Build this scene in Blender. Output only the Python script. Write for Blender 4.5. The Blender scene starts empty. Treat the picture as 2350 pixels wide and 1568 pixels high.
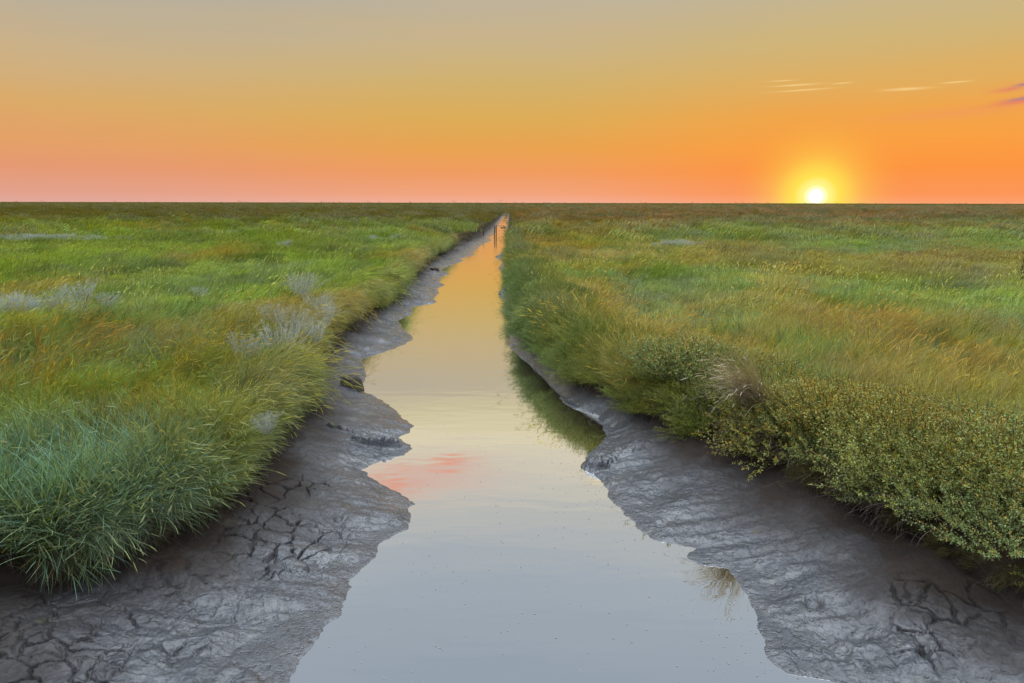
import bpy, math, random
import numpy as np
from mathutils import Matrix, Vector
rng = np.random.default_rng(7)
random.seed(7)
sc = bpy.context.scene
R = math.radians

# ------------------------------------------------------------------ camera
CAM_H, PITCH, FPX = 3.3, 11.5, 1567.0
cam = bpy.data.cameras.new('camera'); cam.lens = 24.0; cam.sensor_width = 36.0
cam.clip_start = 0.05; cam.clip_end = 30000
co = bpy.data.objects.new('camera', cam); sc.collection.objects.link(co)
CM = Matrix.Rotation(R(90-PITCH), 4, 'X') @ Matrix.Rotation(R(0.11), 4, 'Z')
co.matrix_world = Matrix.Translation((0, 0, CAM_H)) @ CM
sc.camera = co
sc.view_settings.view_transform = 'Standard'; sc.view_settings.look = 'None'
sc.view_settings.exposure = 0.0; sc.view_settings.gamma = 1.0
CM3 = np.array(CM.to_3x3())
def ground(px, py, z=0.0):
    """the point of the horizontal plane at height z seen at (px,py) of a 2350x1568 view"""
    d = CM3 @ np.array([(px-1175)/FPX, (784-py)/FPX, -1.0])
    k = (z-CAM_H)/d[2]
    return np.array([d[0]*k, d[1]*k, z])

# ------------------------------------------------------------------ world: sunset sky
SUN_AZ, SUN_EL = 23.5, 0.5
def srgb(r, g, b, k=1.0):
    f = lambda c: (c/255/12.92 if c/255 <= 0.04045 else ((c/255+0.055)/1.055)**2.4)*k
    return (f(r), f(g), f(b), 1.0)
world = bpy.data.worlds.new('World'); sc.world = world; world.use_nodes = True
nt = world.node_tree; nt.nodes.clear()
def N(tree, t, **kw):
    n = tree.nodes.new(t)
    for k, v in kw.items(): setattr(n, k, v)
    return n
def math_(tree, op, a, b=None, c=None, clamp=False):
    n = tree.nodes.new('ShaderNodeMath'); n.operation = op; n.use_clamp = clamp
    for i, v in enumerate((a, b, c)):
        if v is None: continue
        if isinstance(v, (int, float)): n.inputs[i].default_value = v
        else: tree.links.new(v, n.inputs[i])
    return n.outputs[0]
def mixc(tree, fac, a, b, mode='MIX'):
    n = tree.nodes.new('ShaderNodeMix'); n.data_type = 'RGBA'; n.blend_type = mode
    for s, v in ((n.inputs[0], fac), (n.inputs[6], a), (n.inputs[7], b)):
        if isinstance(v, (int, float)): s.default_value = v
        elif isinstance(v, tuple): s.default_value = v
        else: tree.links.new(v, s)
    return n.outputs[2]
def ramp(tree, fac, stops, interp='LINEAR'):
    n = tree.nodes.new('ShaderNodeValToRGB'); cr = n.color_ramp; cr.interpolation = interp
    while len(cr.elements) > 1: cr.elements.remove(cr.elements[0])
    for i, (p, c) in enumerate(stops):
        e = cr.elements[0] if i == 0 else cr.elements.new(p)
        e.position = p; e.color = c
    tree.links.new(fac, n.inputs[0]); return n.outputs[0]
tc = N(nt, 'ShaderNodeTexCoord'); gen = tc.outputs['Generated']
nrm = N(nt, 'ShaderNodeVectorMath', operation='NORMALIZE'); nt.links.new(gen, nrm.inputs[0])
sep = N(nt, 'ShaderNodeSeparateXYZ'); nt.links.new(nrm.outputs[0], sep.inputs[0])
elev = math_(nt, 'MULTIPLY', math_(nt, 'ARCSINE', sep.outputs[2]), 180/math.pi)
az = math_(nt, 'MULTIPLY', math_(nt, 'ARCTAN2', sep.outputs[0], sep.outputs[1]), 180/math.pi)
# soft streaky wobble so the bands are not ruled lines
mp = N(nt, 'ShaderNodeMapping'); mp.inputs['Scale'].default_value = (2.0, 2.0, 26.0)
nt.links.new(nrm.outputs[0], mp.inputs[0])
nz = N(nt, 'ShaderNodeTexNoise'); nz.inputs['Scale'].default_value = 1.3; nz.inputs['Detail'].default_value = 4
nt.links.new(mp.outputs[0], nz.inputs['Vector'])
el2 = math_(nt, 'ADD', elev, math_(nt, 'MULTIPLY', math_(nt, 'SUBTRACT', nz.outputs[0], 0.5), math_(nt, 'MULTIPLY', math_(nt, 'MAXIMUM', elev, 0.0), 0.16)))
ef = math_(nt, 'DIVIDE', el2, 90.0, clamp=True)
HI = [(17.2, (.66, .58, .37)), (19.3, (.76, .68, .48)), (22, (.66, .61, .51)), (25, (.52, .52, .50)), (30, (.375, .43, .50)), (38, (.305, .365, .455)),  # band above the frame, brightened to lift the creek's reflections
      (45, (1.1, 1.2, 1.4)), (56, (4.9, 5.3, 5.8)), (70, (6.2, 6.7, 7.2)), (90, (3.6, 3.9, 4.3))]  # unseen upper sky, made brighter to light the grass and mud
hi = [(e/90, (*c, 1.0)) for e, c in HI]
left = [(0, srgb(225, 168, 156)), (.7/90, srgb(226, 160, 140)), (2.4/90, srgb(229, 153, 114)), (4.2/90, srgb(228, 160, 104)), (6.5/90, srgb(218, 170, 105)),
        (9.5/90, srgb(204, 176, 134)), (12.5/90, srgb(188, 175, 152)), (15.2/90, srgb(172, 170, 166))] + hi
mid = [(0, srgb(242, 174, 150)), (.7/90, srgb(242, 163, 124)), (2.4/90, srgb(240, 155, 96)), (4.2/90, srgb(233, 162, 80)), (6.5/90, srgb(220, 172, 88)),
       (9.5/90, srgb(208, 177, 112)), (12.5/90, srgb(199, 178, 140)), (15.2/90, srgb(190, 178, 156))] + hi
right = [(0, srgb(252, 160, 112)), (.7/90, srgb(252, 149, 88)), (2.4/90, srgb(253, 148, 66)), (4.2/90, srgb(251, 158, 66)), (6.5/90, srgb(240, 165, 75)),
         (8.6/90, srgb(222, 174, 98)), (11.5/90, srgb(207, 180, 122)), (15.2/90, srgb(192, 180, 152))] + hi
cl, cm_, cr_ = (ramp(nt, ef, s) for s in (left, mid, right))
fL = N(nt, 'ShaderNodeMapRange', interpolation_type='SMOOTHSTEP'); nt.links.new(az, fL.inputs[0])
fL.inputs[1].default_value = -36; fL.inputs[2].default_value = 0
fR = N(nt, 'ShaderNodeMapRange', interpolation_type='SMOOTHSTEP'); nt.links.new(az, fR.inputs[0])
fR.inputs[1].default_value = 0; fR.inputs[2].default_value = 24
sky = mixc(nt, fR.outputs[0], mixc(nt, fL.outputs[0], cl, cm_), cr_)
# sky behind the viewer: cool, unseen, brightened overhead to light the marsh
back = N(nt, 'ShaderNodeMapRange', interpolation_type='SMOOTHSTEP'); nt.links.new(sep.outputs[1], back.inputs[0])
back.inputs[1].default_value = 0.35; back.inputs[2].default_value = -0.3
bc_ = ramp(nt, ef, [(0, (.42, .38, .42, 1)), (12/90, (.55, .56, .66, 1)), (40/90, (.9, 1.0, 1.15, 1)), (65/90, (1.9, 2.1, 2.35, 1)), (1, (3.6, 3.9, 4.3, 1))])
sky = mixc(nt, back.outputs[0], sky, bc_)
# clouds (thin bright streaks, pink shreds at the right edge, pink cloud above the frame that the creek mirrors)
def ell(a0, e0, wa, we, tilt=0.0, soft=1.0):
    da = math_(nt, 'SUBTRACT', az, a0); de = math_(nt, 'SUBTRACT', elev, e0)
    if tilt: de = math_(nt, 'SUBTRACT', de, math_(nt, 'MULTIPLY', da, tilt))
    r2 = math_(nt, 'ADD', math_(nt, 'POWER', math_(nt, 'ABSOLUTE', math_(nt, 'DIVIDE', da, wa)), 2.0), math_(nt, 'POWER', math_(nt, 'ABSOLUTE', math_(nt, 'DIVIDE', de, we)), 2.0))
    return math_(nt, 'POWER', 2.718, math_(nt, 'MULTIPLY', r2, -1.0))
mp2 = N(nt, 'ShaderNodeMapping'); mp2.inputs['Scale'].default_value = (9, 9, 60)
nt.links.new(nrm.outputs[0], mp2.inputs[0])
nz2 = N(nt, 'ShaderNodeTexNoise'); nz2.inputs['Scale'].default_value = 1.6; nz2.inputs['Detail'].default_value = 6; nz2.inputs['Roughness'].default_value = .62
nt.links.new(mp2.outputs[0], nz2.inputs['Vector'])
wis = N(nt, 'ShaderNodeMapRange'); nt.links.new(nz2.outputs[0], wis.inputs[0])
wis.inputs[1].default_value = .36; wis.inputs[2].default_value = .62
def cloud(sky, shapes, colour, amt, noisy=True):
    m = None
    for s in shapes:
        e = ell(*s); m = e if m is None else math_(nt, 'MAXIMUM', m, e)
    if noisy: m = math_(nt, 'MULTIPLY', m, wis.outputs[0])
    return mixc(nt, math_(nt, 'MULTIPLY', m, amt, clamp=True), sky, colour)
sky = cloud(sky, [(21.5, 8.5, 1.4, .06, .008), (22.0, 8.13, 1.7, .05, .015), (24.6, 8.45, .6, .04, .01), (28.7, 7.78, 1.3, .085, -.01), (31.6, 8.0, .8, .05, .005), (20.5, 8.85, .8, .035)],
            (.98, .70, .30, 1), .7, noisy=False)
sky = cloud(sky, [(34.9, 7.35, 1.2, .20, .13), (35.4, 6.55, 1.6, .24, .12)], (.80, .22, .13, 1), 1.0)
sky = cloud(sky, [(35.6, 7.55, .8, .12, .14), (35.6, 6.72, .9, .12, .12)], (.36, .22, .26, 1), 1.0)
sky = cloud(sky, [(31.5, 6.0, 4.0, .35, .03)], (.88, .31, .12, 1), .45, noisy=False)
sky = cloud(sky, [(-6.2, 21.6, 2.6, .55, -.12), (-10.4, 22.6, 3.0, 1.3, .0)], (.82, .30, .20, 1), 1.15)
sky = cloud(sky, [(-6.5, 22.6, 5.0, 1.4, -.05)], (.72, .42, .36, 1), .5, noisy=False)
sky = cloud(sky, [(7.5, 22.4, .8, .3, .0)], (.95, .72, .38, 1), .9)
# sun disc and its aureole
sd = Vector((math.sin(R(SUN_AZ))*math.cos(R(SUN_EL)), math.cos(R(SUN_AZ))*math.cos(R(SUN_EL)), math.sin(R(SUN_EL))))
dt = N(nt, 'ShaderNodeVectorMath', operation='DOT_PRODUCT'); nt.links.new(nrm.outputs[0], dt.inputs[0]); dt.inputs[1].default_value = sd
ang = math_(nt, 'MULTIPLY', math_(nt, 'ARCCOSINE', math_(nt, 'MINIMUM', dt.outputs['Value'], 0.9999999)), 180/math.pi)
aur = ramp(nt, math_(nt, 'DIVIDE', ang, 6.0, clamp=True), [(0, (1, 1, 1, 1)), (.2, (.95, .95, .95, 1)), (.36, (.62, .62, .62, 1)), (.52, (.25, .25, .25, 1)), (.75, (.06, .06, .06, 1)), (1, (0, 0, 0, 1))], 'B_SPLINE')
sky = mixc(nt, aur, sky, (1.0, .86, .09, 1))
disc = ramp(nt, math_(nt, 'DIVIDE', ang, 2.0, clamp=True), [(0, (1, 1, 1, 1)), (.20, (.95, .95, .95, 1)), (.31, (.45, .45, .45, 1)), (.46, (.14, .14, .14, 1)), (.8, (0, 0, 0, 1))], 'EASE')
sky = mixc(nt, disc, sky, (1.5, 1.4, 1.15, 1))
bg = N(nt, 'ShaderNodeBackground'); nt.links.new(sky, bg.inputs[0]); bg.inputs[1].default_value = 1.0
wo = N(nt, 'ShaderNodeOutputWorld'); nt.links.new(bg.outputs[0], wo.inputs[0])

# ------------------------------------------------------------------ the sun
sl = bpy.data.lights.new('sun', 'SUN'); sl.energy = 2.3; sl.angle = R(0.6); sl.color = (1.0, .64, .31)
so = bpy.data.objects.new('sun', sl); sc.collection.objects.link(so)
lampd = Vector((math.sin(R(SUN_AZ))*math.cos(R(1.8)), math.cos(R(SUN_AZ))*math.cos(R(1.8)), math.sin(R(1.8))))
so.rotation_euler = lampd.to_track_quat('Z', 'Y').to_euler(); so.location = (20, 40, 20)

# ------------------------------------------------------------------ helpers
def tag(o, label=None, cat=None, group=None, kind=None):
    if label: o['label'] = label
    if cat: o['category'] = cat
    if group: o['group'] = group
    if kind: o['kind'] = kind
    return o
def mk_mesh(name, V, Q, cols=None, smooth=False):
    V = np.asarray(V, np.float32).reshape(-1, 3); Q = np.asarray(Q, np.int32).reshape(-1, 4)
    me = bpy.data.meshes.new(name)
    me.vertices.add(len(V)); me.vertices.foreach_set('co', V.ravel())
    me.loops.add(Q.size); me.loops.foreach_set('vertex_index', Q.ravel())
    me.polygons.add(len(Q)); me.polygons.foreach_set('loop_start', np.arange(0, Q.size, 4, dtype=np.int32))
    if smooth: me.polygons.foreach_set('use_smooth', np.ones(len(Q), bool))
    for k, c in (cols or {}).items():
        c = np.asarray(c, np.float32)
        if c.ndim == 1:
            a = me.attributes.new(k, 'FLOAT', 'POINT'); a.data.foreach_set('value', c)
        else:
            if c.shape[1] == 3: c = np.hstack([c, np.ones((len(c), 1), np.float32)])
            a = me.attributes.new(k, 'FLOAT_COLOR', 'POINT'); a.data.foreach_set('color', c.ravel())
    me.update(calc_edges=True)
    return me
def link(name, me, mat=None, parent=None, loc=(0, 0, 0)):
    o = bpy.data.objects.new(name, me); sc.collection.objects.link(o)
    if mat is not None and me is not None and len(me.materials) == 0: me.materials.append(mat)
    o.location = loc
    if parent is not None: o.parent = parent
    return o

# value noise on the ground plane
def _h(ix, iy, s):
    n = (ix.astype(np.int64)*374761393 + iy.astype(np.int64)*668265263 + s*1442695041) & 0xffffffff
    n = ((n ^ (n >> 13))*1274126177) & 0xffffffff
    return ((n ^ (n >> 16)) & 0xffff)/65535.0
def vnoise(x, y, s=0):
    ix = np.floor(x); iy = np.floor(y); fx = x-ix; fy = y-iy
    fx = fx*fx*fx*(fx*(fx*6-15)+10); fy = fy*fy*fy*(fy*(fy*6-15)+10)
    a = _h(ix, iy, s); b = _h(ix+1, iy, s); c = _h(ix, iy+1, s); d = _h(ix+1, iy+1, s)
    return (a+(b-a)*fx)*(1-fy)+(c+(d-c)*fx)*fy
def fbm(x, y, s=0, o=4, g=.5):
    v = 0; a = 1; t = 0
    for i in range(o):
        v = v+a*vnoise(x*2**i+17.3*i, y*2**i-9.1*i, s+i); t += a; a *= g
    return v/t
def worley(x, y, s=0):
    ix = np.floor(x); iy = np.floor(y)
    f1 = np.full(x.shape, 9.0); f2 = np.full(x.shape, 9.0)
    for i in (-1, 0, 1):
        for j in (-1, 0, 1):
            cx = ix+i; cy = iy+j
            d = np.hypot(cx+_h(cx, cy, s)-x, cy+_h(cx, cy, s+7)-y)
            m = d < f1
            f2 = np.where(m, f1, np.minimum(f2, d)); f1 = np.where(m, d, f1)
    return f1, f2
def sstep(a, b, x):
    t = np.clip((x-a)/(b-a), 0, 1); return t*t*(3-2*t)

# ------------------------------------------------------------------ the creek's plan, from its outline on the water level
WL = [(560, 1640), (665, 1568), (690, 1520), (735, 1465), (748, 1440), (782, 1412), (800, 1365), (812, 1320), (845, 1290), (875, 1250), (917, 1223), (937, 1215),
      (945, 1188), (937, 1169), (950, 1158), (917, 1134), (869, 1107), (846, 1092), (832, 1080), (849, 1070), (883, 1054), (923, 1046), (947, 1029), (927, 1012),
      (915, 1005), (942, 993), (940, 987), (949, 978), (922, 956), (879, 921), (832, 897), (829, 883), (842, 863), (835, 833), (829, 826), (862, 814), (906, 800),
      (950, 780), (940, 767), (927, 757), (913, 736), (943, 723), (949, 716), (943, 704), (1003, 694), (995, 684), (1008, 673), (1003, 663), (1021, 654),
      (1008, 650), (1013, 637), (1005, 634), (1034, 629), (1013, 621), (1023, 613), (1065, 598), (1055, 594), (1091, 585), (1086, 579), (1104, 564),
      (1129, 552), (1122, 546), (1133, 540), (1141, 530), (1146, 515), (1152, 505), (1157, 498), (1160, 490), (1163, 482)]
WR = [(2600, 1700), (2400, 1640), (2000, 1590), (1900, 1562), (1803, 1546), (1773, 1524), (1756, 1494), (1760, 1469), (1743, 1439), (1735, 1405), (1713, 1362), (1688, 1328), (1670, 1304),
      (1611, 1298), (1577, 1281), (1594, 1260), (1568, 1255), (1504, 1240), (1470, 1217), (1423, 1170), (1404, 1146), (1394, 1127), (1384, 1103), (1357, 1086),
      (1335, 1066), (1362, 1032), (1394, 1002), (1382, 975), (1374, 954), (1316, 938), (1287, 921), (1286, 907), (1257, 877), (1221, 839), (1184, 811),
      (1167, 792), (1170, 768), (1208, 750), (1198, 738), (1177, 728), (1155, 707), (1161, 693), (1147, 678), (1172, 660), (1160, 645), (1154, 631), (1143, 616), (1155, 600),
      (1143, 590), (1160, 566), (1163, 551), (1161, 527), (1163, 510), (1165, 500), (1167, 490), (1168, 482)]
VL = [(-250, 1305), (30, 1300), (250, 1285), (400, 1212), (470, 1180), (520, 1120), (590, 1040), (640, 980), (676, 890), (708, 820), (756, 760), (842, 715), (892, 675), (925, 640), (968, 604), (1000, 585),
      (1050, 556), (1095, 540), (1120, 522), (1140, 503), (1152, 490), (1160, 480)]
VR = [(2700, 1420), (2350, 1350), (2230, 1335), (2110, 1255), (2060, 1215), (1960, 1160), (1880, 1110), (1790, 1070), (1700, 1030), (1600, 985), (1500, 945), (1420, 905), (1330, 865), (1270, 820), (1225, 780),
      (1205, 740), (1185, 700), (1178, 660), (1174, 620), (1172, 580), (1170, 540), (1170, 510), (1170, 480)]
ZF = 0.34      # height at which the mud meets the plants' foot
def plan(pts, z):
    P = np.array([ground(a, b, z)[:2] for a, b in pts])
    o = np.argsort(P[:, 1], kind='stable'); return P[o]
pWL, pWR, pVL, pVR = plan(WL, 0), plan(WR, 0), plan(VL, ZF), plan(VR, ZF)
def xl(P, y): return np.interp(y, P[:, 1], P[:, 0])
_tab = {}
_ly = np.linspace(math.log(1.5), math.log(12000), 24000)
def xsm(P, y, w=0.10):
    k = (id(P), w)
    if k not in _tab:
        n = max(3, int(w*1.6/(_ly[1]-_ly[0]))); ker = np.hanning(2*n+1); ker /= ker.sum()
        v = np.interp(np.exp(_ly), P[:, 1], P[:, 0]); _tab[k] = np.convolve(np.pad(v, n, mode='edge'), ker, 'valid')
    return np.interp(np.log(np.maximum(y, 1.6)), _ly, _tab[k])
PLAT = 0.70
def plateau(x, y):
    return PLAT + (fbm(x*.35, y*.35, 3, 3)-.5)*.16 + (fbm(x*.05, y*.05, 5, 2)-.5)*.25*sstep(25, 120, y)
# slumped slabs and clumps of mud: (px, py, half length, half width, angle, height)
SLABS = [(870, 1022, .42, .10, 8, .10), (800, 1000, .35, .07, -12, .05), (1375, 1062, .26, .20, 35, .09), (1440, 1045, .35, .16, 20, .05),
         (1990, 1505, .45, .22, 10, .03), (2200, 1480, .40, .25, -15, .03), (1150, 588, .5, .7, 0, .12), (1165, 672, .4, .5, 0, .14)]
SL = [(*ground(a, b, .05)[:2], c, d, R(e), f) for a, b, c, d, e, f in SLABS]
PITS = [(ground(a, b, .15)[:2], r, h) for a, b, r, h in
        [(1500, 1088, .05, -.03), (1640, 1070, .04, -.02), (1595, 1093, .06, -.025), (1830, 1268, .09, -.03), (1868, 1364, .05, -.05), (1950, 1390, .12, -.03), (1980, 1440, .07, -.03),
         (1920, 1470, .09, -.04), (1780, 1330, .10, -.02), (800, 1185, .05, -.03), (775, 1180, .04, -.03), (790, 1197, .035, .02), (560, 1530, .08, .03), (640, 1440, .07, -.04),
         (500, 1440, .10, .03), (620, 1350, .10, .02), (660, 1300, .06, -.02), (700, 1390, .05, -.03), (1480, 1160, .05, -.02), (1560, 1140, .07, .015), (1700, 1130, .05, -.02),
         (1440, 1200, .06, .02), (1520, 1180, .05, -.03), (740, 1270, .05, -.03), (690, 960, .07, -.03), (740, 930, .09, -.03), (1490, 990, .08, -.03), (1560, 1010, .09, .03)]]
def height(x, y, detail=True):
    WLx, WRx = xl(pWL, y), xl(pWR, y); VLx, VRx = xsm(pVL, y, .03), xsm(pVR, y, .03)
    sWL = np.minimum(WLx, xsm(pWL, y, .12)); sWR = np.maximum(WRx, xsm(pWR, y, .12))
    left = x < .5*(WLx+WRx)
    W = np.where(left, WLx, WRx); V = np.where(left, VLx, VRx); Ws = np.where(left, sWL, sWR)
    sgn = np.where(left, -1.0, 1.0)
    d = (x-W)*sgn+(detail*0)+((fbm(x*4, y*6, 12, 4, .6)-.5)*.12 if detail else 0); ds = (x-Ws)*sgn
    D = np.maximum((V-W)*sgn, .22); Ds = np.maximum((V-Ws)*sgn, .22)
    t = d/D; ts = np.clip(ds/Ds, 0, 1)
    # gentle mud shelf, then the vertical edge under the plants
    zm = np.where(t < 0, np.maximum(-.35, .55*d), ZF*(.55*np.clip(t, 0, 1)**.9+.45*np.clip(ts, 0, 1)**1.4))
    over = d-D-(.05+.12*sstep(12, 6, y))
    pl = plateau(x, y)+(.10+.12*left*sstep(9, 14, y))*np.exp(-np.maximum(over, 0)/.9)
    wob = (fbm(x*3, y*3, 11, 3)-.5)*.16
    up = sstep(-.05, .30, over+wob)
    z = np.where(t < 0, zm, zm*(1-up)+pl*up)
    mud = (t > -.2)*(1-up)
    if detail:
        lip = sstep(0, .12, d)
        near = np.exp(-np.maximum(y-4, 0)/40)
        n1 = fbm(x*2.2, y*2.2, 21, 4)-.5
        n2 = fbm(x*9, y*6, 22, 4, .55)-.5
        n3 = fbm(x*15+y*3, y*12, 23, 3, .6)-.5
        rid = 1-np.abs(2*fbm(x*5+y*1.5, y*4, 25, 4, .55)-1)
        z = z+mud*(lip*(.5+.5*lip)*(n1*.085+(fbm(x*.9+3, y*4.5, 26, 3, .55)-.5)*.055)+n2*.016*(.2+.8*lip)*(1+1.6*sstep(9, 26, y))+n3*.014*(.3+.7*lip)*(1+1.5*sstep(9, 26, y)))
        z = z+mud*lip*sstep(8, 22, y)*(fbm(x*2+y*.5, y*2.6, 27, 4, .6)-.5)*.16
        for cx, cy, a, b, an, hh in SL:
            dx = x-cx; dy = y-cy
            m = (np.abs(dx) < 2) & (np.abs(dy) < 2)
            if m.any():
                u = (dx*math.cos(an)+dy*math.sin(an))/a; v = (-dx*math.sin(an)+dy*math.cos(an))/b
                r = np.sqrt(u*u+v*v)+(fbm(x*7, y*7, 31, 3)-.5)*.5
                z = z+np.where(m, hh*(1-sstep(.55, 1.05, r))*(1+1.2*n2), 0)
        for (cx, cy), r, hh in PITS:
            m = (np.abs(x-cx) < 3*r) & (np.abs(y-cy) < 3*r)
            if m.any():
                q = np.hypot(x-cx, y-cy)/r/1.15*(1+.3*(fbm(x*9, y*9, 33, 2)-.5))
                z = z+np.where(m, hh*np.exp(-q**3*.7), 0)
        z = np.where((d > .02) & (t < 1), np.maximum(z, .006+.05*np.minimum(d-.02, .3)), z)
        # mud streaks far up the creek
        far = sstep(66, 84, y)*(t < .15)
        z = np.where(far > 0, z*(1-far)+far*((fbm(x*1.4, y*.30, 41, 3)-.62)*.35), z)
    return z, mud, t, over

# ------------------------------------------------------------------ terrain: one sheet to the horizon
def geo(a, b, r):
    n = int(math.log(b/a)/math.log(1+r)); return a*np.exp(np.linspace(0, math.log(b/a), n+1))
ys = np.concatenate([geo(3.0, 9.5, .0017), geo(9.5, 60, .0048)[1:], geo(60, 220, .012)[1:], geo(220, 9000, .05)[1:]])
def seg(a, b, n, end=False): return a[:, None]+(b-a)[:, None]*np.linspace(0, 1, n, endpoint=end)[None, :]
wL = np.minimum(xsm(pWL, ys, .06), xl(pWL, ys)+.02); wR = np.maximum(xsm(pWR, ys, .06), xl(pWR, ys)-.02)
wR = np.minimum(wR, 6.0)
vL = np.minimum(xsm(pVL, ys, .04), wL-.25); vR = np.maximum(xsm(pVR, ys, .04), wR+.25)
half = np.maximum(9, ys*1.25)
X = np.concatenate([seg(-half, vL-.45, 110), seg(vL-.45, wL+.25, 470), seg(wL+.25, wR-.25, 24), seg(wR-.25, vR+.45, 470), seg(vR+.45, half+2, 110, True)], 1)
Y = np.repeat(ys[:, None], X.shape[1], 1)
Z = np.empty_like(X); MUD = np.empty_like(X); T = np.empty_like(X); OV = np.empty_like(X)
for i in range(0, len(ys), 200):
    s = slice(i, i+200); Z[s], MUD[s], T[s], OV[s] = height(X[s], Y[s])
# real drying cracks in the near mud
nr = (Y < 9) & (MUD > .3) & (T > -.05)
xn, yn = X[nr], Y[nr]
wx = xn+(fbm(xn*4, yn*4, 51, 4, .6)-.5)*.17; wy = yn+(fbm(xn*4, yn*4, 52, 4, .6)-.5)*.17
f1, f2 = worley(wx*4.1, wy*4.1, 61); g1, g2 = worley(wx*6.3+4, wy*6.3, 62)
pat = 0
for a_, b_, rr_ in [(120, 1450, .95), (330, 1400, .75), (560, 1130, .5), (700, 1110, .35), (640, 1230, .6), (2200, 1390, .42), (2120, 1460, .3), (700, 960, .4)]:
    c_ = ground(a_, b_, .2); pat = np.maximum(pat, 1-sstep(.6, 1.15, np.hypot(xn-c_[0], yn-c_[1])/rr_+(fbm(xn*2, yn*2, 66, 2)-.5)*.8))
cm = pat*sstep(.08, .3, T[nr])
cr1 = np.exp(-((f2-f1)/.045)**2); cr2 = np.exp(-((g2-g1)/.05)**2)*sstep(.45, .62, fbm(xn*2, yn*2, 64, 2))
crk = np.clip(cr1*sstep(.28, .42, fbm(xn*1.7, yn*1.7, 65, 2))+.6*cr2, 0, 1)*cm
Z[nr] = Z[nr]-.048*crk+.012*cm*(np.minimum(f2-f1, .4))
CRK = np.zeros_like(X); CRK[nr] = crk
nr_, nc_ = X.shape
idx = np.arange(nr_*nc_).reshape(nr_, nc_)
Q = np.stack([idx[:-1, :-1], idx[:-1, 1:], idx[1:, 1:], idx[1:, :-1]], -1).reshape(-1, 4)
V = np.stack([X, Y, Z], -1).reshape(-1, 3)
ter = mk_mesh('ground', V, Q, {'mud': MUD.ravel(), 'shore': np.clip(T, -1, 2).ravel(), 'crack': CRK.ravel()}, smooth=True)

def new_mat(name):
    m = bpy.data.materials.new(name); m.use_nodes = True; m.node_tree.nodes.clear(); return m, m.node_tree
def attr(t, name, kind='GEOMETRY'):
    n = t.nodes.new('ShaderNodeAttribute'); n.attribute_name = name; n.attribute_type = kind; return n
def noise(t, vec, scale, detail=4, rough=.5):
    n = t.nodes.new('ShaderNodeTexNoise'); n.inputs['Scale'].default_value = scale; n.inputs['Detail'].default_value = detail
    n.inputs['Roughness'].default_value = rough
    if vec is not None: t.links.new(vec, n.inputs['Vector'])
    return n.outputs[0]
def mrange(t, v, a, b, c=0, d=1):
    n = t.nodes.new('ShaderNodeMapRange'); t.links.new(v, n.inputs[0])
    for i, k in enumerate((a, b, c, d)): n.inputs[i+1].default_value = k
    return n.outputs[0]
def bump(t, h, dist, strength=1.0, nrm=None):
    n = t.nodes.new('ShaderNodeBump'); n.inputs['Distance'].default_value = dist; n.inputs['Strength'].default_value = strength
    t.links.new(h, n.inputs['Height'])
    if nrm is not None: t.links.new(nrm, n.inputs['Normal'])
    return n.outputs[0]

m, t = new_mat('marsh_ground')
geo_ = t.nodes.new('ShaderNodeNewGeometry'); P = geo_.outputs['Position']
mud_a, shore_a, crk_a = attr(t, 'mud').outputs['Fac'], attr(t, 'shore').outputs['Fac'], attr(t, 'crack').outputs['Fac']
sepP = t.nodes.new('ShaderNodeSeparateXYZ'); t.links.new(P, sepP.inputs[0])
big = noise(t, P, 1.6, 5, .6); fine = noise(t, P, 38, 6, .65); grit = noise(t, P, 140, 3, .6)
dry = mrange(t, math_(t, 'ADD', shore_a, math_(t, 'MULTIPLY', math_(t, 'SUBTRACT', big, .5), .7)), .27, .80)
wetc = mixc(t, mrange(t, fine, .32, .68), (.012, .0135, .018, 1), (.064, .071, .086, 1))
dryc = mixc(t, fine, (.015, .010, .0075, 1), (.042, .031, .024, 1))
mudc = mixc(t, dry, wetc, dryc)
mudc = mixc(t, mrange(t, noise(t, P, 5, 5, .7), .42, .62, .0, .5), mudc, (.020, .019, .018, 1))
algae = mrange(t, noise(t, P, 2.3, 4, .6), .66, .74, 0, .35)
mudc = mixc(t, algae, mudc, (.09, .085, .035, 1))
mudc = mixc(t, math_(t, 'MULTIPLY', crk_a, .8), mudc, (.018, .014, .012, 1))  # cracks: wet deep mud, with some shade painted into the colour
# the soil and thatch below and beyond the grass
mpf = t.nodes.new('ShaderNodeMapping'); mpf.inputs['Scale'].default_value = (1, .35, 1); t.links.new(P, mpf.inputs[0])
f1n = noise(t, mpf.outputs[0], .03, 6, .65); f2n = noise(t, mpf.outputs[0], .5, 6, .7)
veg = ramp(t, f1n, [(.3, (.042, .050, .012, 1)), (.45, (.070, .062, .013, 1)), (.56, (.050, .056, .014, 1)), (.66, (.10, .062, .016, 1)), (.78, (.06, .06, .02, 1))])
veg = mixc(t, f2n, mixc(t, .5, veg, (.03, .03, .01, 1)), veg)
thatch = mixc(t, fine, (.035, .028, .016, 1), (.09, .07, .035, 1))
dist = mrange(t, sepP.outputs[1], 35, 130)
land = mixc(t, dist, thatch, veg)
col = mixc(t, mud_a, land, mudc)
p = t.nodes.new('ShaderNodeBsdfPrincipled'); t.links.new(col, p.inputs['Base Color'])
rw = math_(t, 'ADD', mrange(t, dry, 0, 1, .28, .80), math_(t, 'MULTIPLY', math_(t, 'SUBTRACT', noise(t, P, 9, 4, .6), .5), .35))
rough = math_(t, 'ADD', math_(t, 'MULTIPLY', rw, mud_a), math_(t, 'MULTIPLY', math_(t, 'SUBTRACT', 1.0, mud_a), .95))
t.links.new(rough, p.inputs['Roughness'])
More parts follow.
